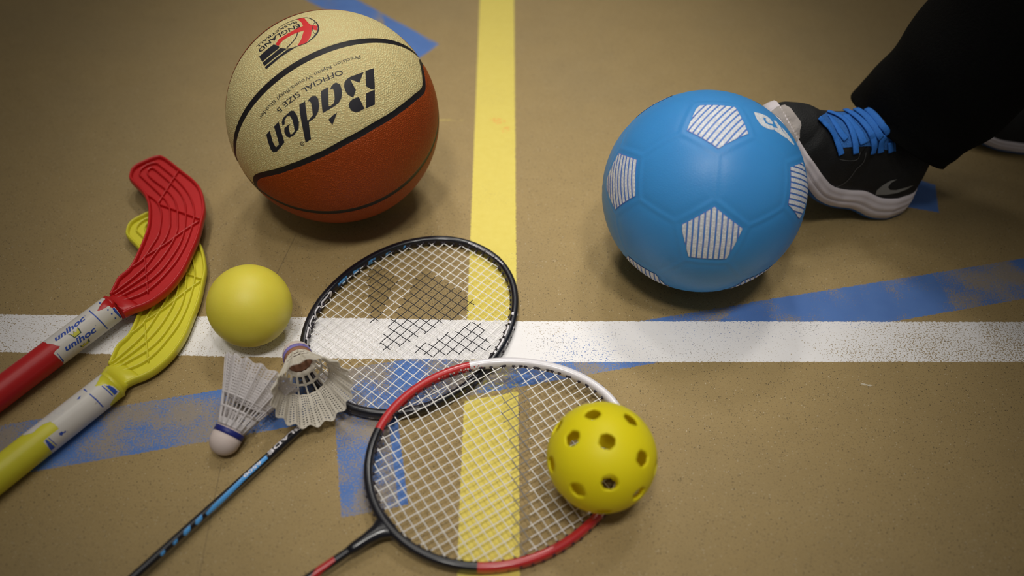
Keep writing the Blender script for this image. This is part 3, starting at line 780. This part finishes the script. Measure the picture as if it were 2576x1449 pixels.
M['purple'] = plain('violet_ribbon', (0.23, 0.19, 0.52, 1), .45, .4, .35, 240)
M['brown'] = plain('bare_cork', (0.30, 0.145, 0.085, 1), .7, .3, .15)
M['skirt_a'] = skirt_mat('white_nylon', (0.84, 0.80, 0.80), .12)
M['skirt_b'] = skirt_mat('cream_nylon', (0.86, 0.81, 0.71), .05)
c1, k1 = fl((566, 1108), 13), fl((656, 944), 33)
shuttle(c1, math.atan2(k1[1]-c1[1], k1[0]-c1[0]), 0, 'white shuttlecock with a navy band lying flat on the floor', [M['cork'], M['navy'], M['skirt_a']], (17.5, 22.5), False)
c2, k2 = fl((747, 893), 26.5), fl((790, 1000), 46)
shuttle(c2, math.atan2(k2[1]-c2[1], k2[0]-c2[0]), 13, 'cream shuttlecock with a violet band lying across the edge of the black racket', [M['cork'], M['purple'], M['skirt_b'], M['brown']], (14.5, 19.0), True, roll=.1)

# ------------------------------------------------------------------ floorball sticks
zA, zB = zm(300, 380, 5.573), zm(240, 560, 3.622)
RO = zB([(262, 838), (300, 818), (350, 795), (450, 760), (560, 700), (690, 590), (800, 440), (870, 290), (930, 150), (970, 0)])+zA([(1190, 830), (1150, 600), (1060, 460), (850, 290), (700, 170), (600, 112), (520, 115), (380, 170), (250, 235), (190, 300), (168, 380), (190, 430), (290, 530), (370, 620), (420, 730), (440, 860), (430, 1050), (390, 1200), (300, 1420)])+zB([(330, 430), (230, 520), (190, 590), (165, 640), (150, 668)])
RIBS = [zA([(400, 635), (500, 700), (565, 780), (600, 900)])+zB([(600, 30), (580, 130), (520, 230), (440, 350), (330, 430)]),
        zB([(165, 660), (300, 560), (440, 440), (530, 330), (640, 170), (682, 60)])+zA([(722, 1000), (718, 850), (685, 750), (605, 650), (340, 400), (292, 345), (320, 280), (420, 215), (530, 195), (600, 240), (790, 400), (960, 590), (1045, 780), (1055, 950)])+zB([(870, 100), (820, 230), (740, 370), (640, 490), (540, 590), (420, 670), (230, 735)]),
        zB([(180, 685), (330, 590), (470, 490), (590, 370), (700, 210), (750, 90)])+zA([(828, 1000), (822, 850), (780, 700), (680, 575), (480, 420), (405, 335), (430, 280), (480, 265), (560, 320), (740, 480), (870, 620), (930, 760), (940, 930)])+zB([(815, 90), (770, 220), (680, 360), (590, 470), (480, 560), (330, 640), (200, 710)])]
DIAG = [zA([(845, 290), (700, 520), (558, 755)]), zA([(558, 765), (850, 870), (1140, 975)]), zA([(1135, 1000), (900, 1150)])+zB([(640, 215), (465, 320)]), zB([(455, 325), (470, 500), (485, 655)])]
def stick(name, label, col, zb_, xf, axis, rad, zz, far, part_label):
    """xf maps the blade outline on the floor plane to where this blade lies"""
    A = fl(axis[0], zz[0]); B = fl(axis[1], zz[1]); ax = nrm(B-A); end = A-ax*far
    root = thing(name, (B[0], B[1], 0), label, 'floorball stick', 'floorball sticks with crossed blades')
    m, nt, b = newmat('blade_plastic'); t = NT(nt); co = t.coord()
    t.link(t.mix(t.noise(co, 60, 4), tuple(c*.86 for c in col)+(1,), (*col, 1)), b.inputs['Base Color']); b.inputs['Roughness'].default_value = .38
    b.inputs['Subsurface Weight'].default_value = .08; b.inputs['Subsurface Scale'].default_value = .003
    t.link(t.bump(t.noise(co, 300, 3), .0002, .5), b.inputs['Normal'])
    T = lambda L: np.array([[*xf(fl(p, 22.0)[:2]), 0] for p in L])
    oz = zb_
    def at(L, z, n=6): q = cr(T(L), n); q[:, 2] = z(q) ; return q
    zf = lambda q: oz+0*q[:, 0]
    rim = at(RO, zf, 6)
    mb = MB()
    mb.add(*sweep(rim, 1.9, 5.0, seg=10), 0)
    # web plate
    poly = [tuple(p[:2]) for p in rim[::3]]; Vp, Fp = tess(poly, 9.0); n = len(Vp)
    Vw = [(x, y, oz+.6) for x, y in Vp]+[(x, y, oz-1.4) for x, y in Vp]
    mb.add(Vw, [f for f in Fp]+[tuple(i+n for i in f[::-1]) for f in Fp], 0)
    for q in RIBS: mb.add(*sweep(at(q, zf, 6), .95, 4.2, seg=8), 0)
    for q in DIAG: mb.add(*sweep(at(q, zf, 4), .85, 3.9, seg=8), 0)
    # socket: round at the shaft, flattening into the fan of the blade
    pl, pr = T([(281.4, 743.6)])[0], T([(313, 794.7)])[0]; c0 = (pl+pr)/2; c0[2] = oz; wv = nrm([pr[0]-pl[0], pr[1]-pl[1], 0]); hw = np.linalg.norm((pr-pl)[:2])/2
    nx = np.cross(wv, [0, 0, 1]); nx = nx if nx@ax > 0 else -nx
    rr = rad
    pts = [(B-ax*2, rr*.98, rr*.98), (B+ax*2, rr*1.03, rr*1.03)]
    for f, hh in ((.35, .86), (.7, .62), (1.0, .42)): pts.append((B+(c0-B)*f+(ax*0), rr*(1-f)+(hw+.4)*f, rr*hh))
    pts.append((c0+nx*4, hw+.6, 4.8)); pts.append((c0+nx*10, hw+.8, 3.0)); pts.append((c0+nx*13, hw, .8))
    R_ = []
    for c, hu, hv in pts:
        u = wv-ax*(wv@ax); u = nrm(u); v = np.cross(ax, u)
        R_.append([c+u*hu*math.cos(a)+v*hv*math.sin(a) for a in np.arange(28)*math.pi/14])
    mb.add(*loft(np.array(R_)), 0)
    mb.build('blade', [m], root)
    Vs, Fs = sweep(np.array([end+(B-end)*f for f in np.linspace(0, 1, 80)]), rad, rad, seg=40)
    mk('shaft', Vs, Fs, m, root)
    capV, capF = sweep([end-ax*3, end, end+ax*18, end+ax*20], [rad*.9, rad*1.08, rad*1.08, rad], [rad*.9, rad*1.08, rad*1.08, rad], seg=32)
    mk('end_cap', capV, capF, M['nub'], root)
    return root, A, B, ax, rad
def wrap(root, A, B, ax, rad, s0, s1, cut, mat, name, label=None):
    """paper label rolled round the shaft, torn away inside the 'cut' outlines"""
    L = np.linalg.norm(B-A); u = nrm(np.cross(ax, [0, 0, 1])); v = np.cross(u, ax); ns, nt_ = 150, 150
    S_ = np.linspace(s0, s1, ns+1); Th = np.arange(nt_)*2*math.pi/nt_; rr = rad+.14
    V = np.array([A+ax*s+u*rr*math.cos(a)+v*rr*math.sin(a) for s in S_ for a in Th]); px = proj(V)
    Ff = []
    for i in range(ns):
        for j in range(nt_):
            a = i*nt_+j; b = i*nt_+(j+1) % nt_; f = (a, b, b+nt_, a+nt_); c = V[list(f)].mean(0); q = px[list(f)].mean(0)
            nn = c-(A+ax*((c-A)@ax)); front = nn@(CAM-c) > 0
            if front and any(inpoly(q, p) for p in cut): continue
            Ff.append(f)
    return mk(name, V, Ff, mat, root, label=label)
M['paper'] = None
def paper_mat():
    m, nt, b = newmat('scuffed_label'); t = NT(nt); co = t.coord()
    c = t.mix(t.noise(co, 30, 4), (0.62, 0.58, 0.52, 1), (0.70, 0.66, 0.62, 1))
    c = t.mix(t.math('MULTIPLY', t.step(t.noise(co, 45, 4, .7), .60, .72), .35), c, (0.42, 0.42, 0.50, 1))
    c = t.mix(t.math('MULTIPLY', t.step(t.noise(co, 170, 5, .8), .64, .70), .6), c, (0.30, 0.22, 0.16, 1))
    t.link(c, b.inputs['Base Color']); b.inputs['Roughness'].default_value = .3; return m
M['paper'] = paper_mat()
M['blue_ink'] = plain('blue_print', (0.035, 0.085, 0.42, 1), .4, .4, .1)
M['crown'] = plain('yellow_print', (0.62, 0.58, 0.06, 1), .4, .4, .05)
M['crown_line'] = plain('green_black_print', (0.03, 0.07, 0.07, 1), .4, .4, .05)
RED = (0.53, 0.010, 0.011); YEL = (0.72, 0.66, 0.035)
rs = stick('floorball_stick', 'red floorball stick whose ribbed blade lies over the yellow blade', RED, 22.0, lambda p: p, [(20, 974), (284, 775.7)], 13.6, (15.0, 19.5), 620, None)
yM = math.radians(.93)
ys = stick('floorball_stick', 'yellow floorball stick with its ribbed blade partly under the red one', YEL, 9.0,
           lambda p: (p[0]*math.cos(yM)-p[1]*math.sin(yM)+25.9, p[0]*math.sin(yM)+p[1]*math.cos(yM)-67.9), [(23, 1173), (281, 970)], 13.9, (13.9, 13.9), 640, None)
def red_label():
    root, A, B, ax, rad = rs; z6 = zm(120, 740, 8.052)
    sB = float((B-A)@ax); sv = lambda p: float((fl(p, A[2]+rad*.6)-A)@ax)
    cut = [z6([(1000, 340), (1080, 200), (1170, 90), (1400, 40), (1520, 250), (1420, 290), (1380, 262), (1340, 262), (1310, 285), (1240, 240), (1215, 235), (1180, 280), (1100, 310), (1060, 330)]),
           z6([(-200, 900), (0, 1005), (100, 1012), (200, 1050), (265, 1052), (150, 1160), (120, 1200), (320, 1390), (250, 1700), (-600, 1500)])]
    s0 = sv((147, 899))-1; cast = mesh_cast(*sweep(np.array([A, B+ax*2]), rad+.16, rad+.16, seg=96))
    lab = wrap(root, A, B, ax, rad, s0, sB-1, cut, M['paper'], 'label', 'torn white paper label with blue printing')
    mb = MB()
    flush = lambda nm, lb=None: (mb.build(nm, [M['blue_ink'], M['crown'], M['crown_line']], lab, label=lb), [x.clear() for x in (mb.V, mb.F, mb.M)], setattr(mb, 'n', 0))
    text_on(mb, 'unihoc', z6([(165, 955), (470, 745), (775, 500)]), 12.5, cast, -1, off=.1, shear=.2, bold=.03, fine=True)
    flush('lettering')
    text_on(mb, 'unihoc', z6([(378, 1155), (690, 960), (1000, 742)]), 15.5, cast, -1, off=.1, shear=.2, bold=.03, fine=True)
    dd = lambda poly, m_=0, st=4: decal(mb, z6(poly), cast, m=m_, off=.08 if m_ != 1 else .12, step=st)
    flush('lettering')
    dd(thick(cr([(840, 335), (960, 440), (1090, 570), (1212, 700)], 4), 26)); flush('band')
    dd([(1310, 285), (1350, 275), (1420, 360), (1500, 470), (1480, 490), (1400, 410), (1350, 360)])
    flush('band')
    dd([(165, 1165), (230, 1230), (330, 1350), (310, 1385), (240, 1270)]); flush('band')
    for q in ((1220, 318), (1297, 395), (1370, 485), (1055, 180)): dd([(q[0]-18, q[1]-14), (q[0]+16, q[1]-16), (q[0]+18, q[1]+14), (q[0]-14, q[1]+18)])
    flush('square_marks')
    crown = [(395, 815), (480, 818), (520, 835), (512, 745), (590, 778), (605, 662), (640, 700), (688, 778), (545, 892), (470, 835)]
    c2_ = [(640, 1048), (705, 1045), (732, 978), (775, 1005), (832, 890), (858, 960), (700, 1080)]
    for cw_ in (crown, c2_):
        dd(cw_, 2); ce = np.mean(cw_, axis=0); dd([tuple(ce+(np.array(p)-ce)*.80) for p in cw_], 1); flush('crown', 'yellow crown with a dark outline')
    ring = lambda x, y: thick([(x+9*math.cos(a), y+9*math.sin(a)) for a in np.linspace(0, 5.8, 10)], 4)
    dd(ring(755, 440)); flush('ring_mark'); dd(ring(968, 632)); flush('ring_mark')
red_label()
def yellow_label():
    root, A, B, ax, rad = ys; z7 = zm(0, 900, 4.025); sB = float((B-A)@ax)
    cut = [z7([(960, 290), (990, 240), (1020, 180), (1100, 150), (1210, 340), (1150, 290), (1060, 265), (1030, 280)]), z7([(1110, 480), (1160, 400), (1250, 300), (1330, 300), (1200, 520)]),
           z7([(-200, 900), (330, 760), (420, 680), (515, 645), (560, 680), (595, 715), (490, 800), (435, 850), (530, 960), (300, 1300)])]
    cast = mesh_cast(*sweep(np.array([A, B+ax*2]), rad+.16, rad+.16, seg=96))
    s0 = float((fl((84, 1100), A[2]+rad*.7)-A)@ax)-4
    lab = wrap(root, A, B, ax, rad, s0, sB-1, cut, M['paper'], 'label', 'scuffed white paper label with blue bands')
    mb = MB(); dd = lambda poly, m_=0, st=4: decal(mb, z7(poly), cast, m=m_, off=.08+.05*m_, step=st)
    flush = lambda nm: (mb.build(nm, [M['blue_ink'], M['crown']], lab), [x.clear() for x in (mb.V, mb.F, mb.M)], setattr(mb, 'n', 0))
    dd(thick([(848, 318), (880, 342)], 14)); flush('band'); dd(thick([(905, 365), (975, 425), (1045, 500)], 14)); flush('band')
    dd([(1068, 285), (1110, 280), (1160, 310), (1190, 345), (1160, 378), (1110, 325)]); dd(thick([(1032, 285), (1085, 330), (1140, 385)], 12)); dd(thick([(1055, 275), (1100, 318), (1155, 378)], 7), 1); flush('blue_panel')
    dd([(455, 835), (470, 825), (560, 905), (520, 940), (500, 920)]); dd(thick([(490, 810), (575, 885)], 10)); dd(thick([(480, 822), (560, 895)], 8), 1); flush('blue_panel')
    dd([(595, 765), (625, 745), (640, 755), (665, 735), (668, 755), (640, 765), (628, 790), (605, 785)]); flush('letter_scrap'); dd([(778, 425), (800, 395), (822, 385), (805, 410), (818, 412)])
    flush('letter_scrap')
yellow_label()

# ------------------------------------------------------------------ the player: shoes and black joggers
M['mesh_k'] = plain('black_shoe_mesh', (0.012, 0.012, 0.012, 1), .65, .35, .25, 120, bump=.0005, bscale=700)
M['midsole'] = plain('off_white_foam', (0.76, 0.69, 0.71, 1), .6, .3, .08)
M['guard'] = plain('grey_suede', (0.45, 0.40, 0.37, 1), .75, .3, .12, bump=.0003)
M['outsole'] = plain('blue_rubber', (0.03, 0.12, 0.34, 1), .6, .3, .1)
M['lace'] = plain('blue_lace', (0.035, 0.20, 0.68, 1), .7, .3, .12, 400, bump=.0004, bscale=1500)
M['tongue'] = plain('blue_mesh_cloth', (0.05, 0.20, 0.60, 1), .8, .2, .35, 900, bump=.0006, bscale=1200)
M['grey_tick'] = plain('silver_grey_print', (0.25, 0.25, 0.235, 1), .35, .5)
M['seam'] = plain('grey_piping', (0.10, 0.10, 0.10, 1), .6)
m_, nt_, b_ = newmat('black_fleece'); t_ = NT(nt_); co_ = t_.coord()
t_.link(t_.mix(t_.noise(co_, 300, 4), (0.003, 0.003, 0.0028, 1), (0.007, 0.007, 0.0066, 1)), b_.inputs['Base Color'])
b_.inputs['Roughness'].default_value = .95; b_.inputs['Specular IOR Level'].default_value = .1
t_.link(t_.bump(t_.noise(co_, 500, 3), .001, .6), b_.inputs['Normal']); M['fleece'] = m_
def shoe(root, org, head, curve, angs, label=None, ms=1.0):
    """curve: sole points (u along the foot from the heel, v up); angs: lean of the foot at each; w=0 is the side seen"""
    U = np.array([head[0], head[1], 0.0]); U = nrm(U); N_ = np.array([0, 0, 1.0]); Wd = np.array([-U[1], U[0], 0]); Wd = Wd if Wd[1] > 0 else -Wd
    C_ = cr([(a, b, c) for (a, b), c in zip(curve, angs)], 8); L = np.r_[0, np.cumsum(np.linalg.norm(np.diff(C_[:, :2], axis=0), axis=1))]; Lt = L[-1]
    C_ = resample(np.c_[C_, np.zeros(len(C_))], 80); f_ = np.linspace(0, 1, 80)
    # widths: half width, centre line, upper height, midsole height
    hw = np.interp(f_, [0, .02, .06, .15, .30, .45, .60, .72, .82, .90, .95, .985, 1], [8, 19, 27, 33, 31, 33, 41, 44, 41, 33, 25, 14, 4])
    cw = np.interp(f_, [0, .3, .7, 1], [33, 37, 43, 46]); mt = np.interp(f_, [0, .12, .35, .6, .85, 1], [22, 25, 22, 18, 16, 15])*ms
    up = np.interp(f_, [0, .03, .08, .2, .33, .42, .55, .66, .78, .88, .95, 1], [62, 82, 92, 94, 98, 102, 98, 80, 54, 46, 30, 15])
    ew = np.interp(f_, [0, .1, .3, .5, .75, 1], [.55, .55, .62, .62, .8, .8])
    def fr(i):
        u, v, a = C_[i, :3]; a = math.radians(a); return org+U*u+N_*v, (-U*math.sin(a)+N_*math.cos(a))
    ug, mg, og, ug2 = [], [], [], []
    th = np.linspace(0, math.pi, 28)
    for i in range(80):
        B, n = fr(i); c = cw[i]; h0 = mt[i]-2
        ring = []
        for a in th:
            y = abs(math.sin(a))**.85; x = math.copysign(abs(math.cos(a))**ew[i], math.cos(a))
            k = 1-.28*(y**2)*(1 if .12 < f_[i] < .62 else .5)
            ring.append(B+n*(h0+(up[i]-h0)*y)+Wd*(c-hw[i]*(.97 if f_[i] < .86 else (.85 if f_[i] < .94 else .66))*x*k))
        ug.append(ring)
        m1 = []
        for (xx, hh) in ((-1.05, 0), (-1.07, .2), (-1.09, .35), (-1.05, .42), (-1.09, .5), (-1.09, .68), (-1.045, .75), (-1.06, .85), (-1.02, 1.06), (-.93, 1.1), (.93, 1.1), (1.02, 1.05), (1.08, .6), (1.05, 0)):
            m1.append(B+n*(mt[i]*hh)+Wd*(c+hw[i]*xx))
        mg.append(m1)
        o1 = [B+n*hh+Wd*(c+hw[i]*xx) for xx, hh in ((-1.02, .4), (-1.04, -2), (-.9, -4.5), (0, -4.5), (.9, -4.5), (1.04, -2), (1.02, .4))]
        og.append(o1)
    sr = thing('shoe', (0, 0, 0)); bpy.data.objects.remove(sr)
    Vu, Fu = loft(np.array(ug)); Vm, Fm = loft(np.array(mg)); Vo, Fo = loft(np.array(og))
    mi = []
    nr = 28
    for k in range(len(Fu)):
        i, j = k//nr, k % nr
        mi.append(0)
    sh = mk('shoe', Vu, Fu, [M['mesh_k'], M['guard']], root, mi, label=label)
    ms = mk('midsole', Vm, Fm, M['midsole'], sh); os_ = mk('outsole', Vo, Fo, M['outsole'], sh)
    return sh, (Vu, Fu), (Vm, Fm)
def player():
    root = thing('person', (640, 780, 0), 'person in black joggers and black running shoes pressing one sole on the blue ball', 'person')
    head = nrm([-.986, -.166]); org = np.array([422.0, 694.0, 0])
    sh, up_, mid_ = shoe(root, org, head, [(-34, 22), (-26, 8), (-10, 4.6), (15, 7), (40, 21), (65, 29), (88, 45), (105, 64), (120, 84), (132, 99), (140, 111), (146, 121), (150, 128)],
                  [8, 8, 10, 14, 20, 28, 40, 50, 54, 56, 58, 60, 62], label='black shoe with blue laces, its sole on the ball')
    cast = mesh_cast(*up_); zs = zm(1920, 200, 3.814)
    mb = MB()
    decal(mb, zs([(1075, 1105), (1090, 1060), (1150, 1010), (1220, 970), (1285, 955), (1225, 990), (1195, 1030), (1215, 1058), (1270, 1060), (1350, 1040), (1440, 1012), (1380, 1050), (1290, 1085), (1180, 1105)]), cast, off=.4, step=4)
    mb.build('swoosh', [M['grey_tick']], sh, label='grey curved tick mark')
    mb = MB()
    for L_ in ([(615, 1020), (690, 1030), (780, 990), (840, 930), (890, 860), (960, 790), (985, 700)], [(800, 1075), (830, 1100), (880, 1108), (905, 1090)], [(730, 765), (820, 778), (900, 765), (930, 700)]):
        decal(mb, zs(thick(cr(L_, 4), 7)), cast, off=.5, step=4)
    mb.build('piping', [M['seam']], sh)
    mb = MB(); decal(mb, zs([(530, 365), (640, 300), (800, 290), (1000, 230), (1150, 400), (1260, 540), (1270, 690), (1100, 660), (1020, 640), (880, 645), (750, 655), (690, 520), (600, 440)]), cast, off=.6, step=5)
    mb.build('tongue', [M['tongue']], sh)
    cast_all = mesh_cast(np.vstack([up_[0], mid_[0]]), list(up_[1])+[tuple(i+len(up_[0]) for i in f) for f in mid_[1]])
    mb = MB(); decal(mb, zs([(75, 310), (130, 265), (205, 245), (260, 275), (310, 340), (355, 400), (365, 440), (350, 490), (350, 560), (300, 620), (240, 480), (160, 370)]), cast_all, off=.5, step=4)
    mb.build('toe_guard', [M['guard']], sh, label='grey toe guard')
    mb = MB()
    def lace(L_, w=3.6, off=2.2):
        q = [cast(p) for p in cr(zs(L_), 6)]; q = [h for h in q if h]
        if len(q) < 3: return
        P = np.array([h[0]+h[1]*off for h in q]); Nn = np.array([h[1] for h in q])
        for _ in range(2): Nn[1:-1] = (Nn[:-2]+Nn[1:-1]+Nn[2:])/3
        mb.add(*sweep(P, w, 1.0, up=Nn, seg=8))
    lace([(525, 375), (580, 430), (640, 500), (690, 590), (720, 660), (740, 720)])
    lace([(615, 320), (700, 350), (780, 400), (835, 480), (870, 600), (880, 710)])
    lace([(630, 360), (690, 440), (740, 520), (790, 580)], 4.2, 1.4)
    lace([(790, 350), (850, 430), (920, 520), (960, 620)], 4.6, 1.4)
    lace([(780, 300), (870, 350), (960, 430), (1030, 530), (1055, 620), (1040, 705)])
    lace([(880, 290), (980, 360), (1060, 460), (1120, 560)], 4.0)
    lace([(950, 262), (1030, 320), (1110, 410), (1190, 520)], 4.0)
    lace([(1160, 545), (1120, 600), (1118, 695)], 3.6)
    lace([(1210, 600), (1215, 690)], 3.4)
    mb.build('laces', [M['lace']], sh)
    # second foot, flat on the floor further back
    sh2, u2, m2 = shoe(root, np.array([790.0, 808.0, 0]), (-1, .03), [(-34, 22), (-26, 8), (-10, 4.6), (20, 4.6), (60, 4.6), (110, 4.6), (150, 4.6), (190, 6), (215, 10), (235, 17), (243, 24)],
                       [4, 4, 2, 0, 0, 0, 0, 2, 6, 10, 12], label='black shoe with a white midsole, flat on the floor', ms=.62)
    # joggers: each leg a baggy tube with folds, gathered into a cuff at the ankle
    def leg(pts, rad, seed, squash=1.0):
        P = cr(pts, 14); n = len(P); R0 = np.interp(np.linspace(0, 1, n), np.linspace(0, 1, len(rad)), rad); rnd = np.random.RandomState(seed); ph = rnd.rand(6)*6
        R_ = []
        for i in range(n):
            t = nrm(P[min(i+1, n-1)]-P[max(i-1, 0)]); u = nrm(np.cross(t, [0.1, 1, 0.2])); v = np.cross(t, u); f = i/n
            ring = []
            for a in np.arange(64)*math.pi/32:
                w = 1+.035*math.sin(2*a+9*f+ph[0])+.022*math.sin(3*a-17*f+ph[1])+.02*math.sin(a+42*f+ph[2])*max(0, 1-abs(f-.25)*3)+.012*math.sin(5*a+25*f+ph[3])
                ring.append(P[i]+(u*math.cos(a)+v*math.sin(a)*squash)*R0[i]*w)
            R_.append(ring)
        return loft(np.array(R_))
    mb = MB()
    A1 = np.array([429.0, 750, 80]); A2 = np.array([445.0, 755, 109]); K1 = np.array([612.0, 770, 400]); H1 = np.array([800.0, 790, 790])
    mb.add(*leg([A1, A2, A2+(K1-A2)*.22, A2+(K1-A2)*.55, K1, K1+(H1-K1)*.5, H1], [60, 64, 73, 79, 80, 88, 94, 98], 3))
    mb.add(*leg([(745, 858, 70), (750, 858, 100), (765, 850, 200), (800, 830, 430), (830, 880, 620), (850, 930, 800)], [56, 60, 68, 74, 84, 96], 8))
    mb.add(*leg([(825, 850, 700), (825, 860, 780), (835, 865, 860), (845, 870, 960)], [110, 150, 150, 135], 5))
    mb.build('joggers', [M['fleece']], root, label='black fleece joggers')
    mb = MB()                            # socks inside the shoes
    mb.add(*sweep([A1+(-6, 2, -30), A1+(0, 0, 10), A2+(30, 6, 60)], [30, 34, 40], [30, 34, 40], up=(0, 1, 0), seg=24))
    mk('sock', np.vstack(mb.V), mb.F, M['mesh_k'], root)
player()
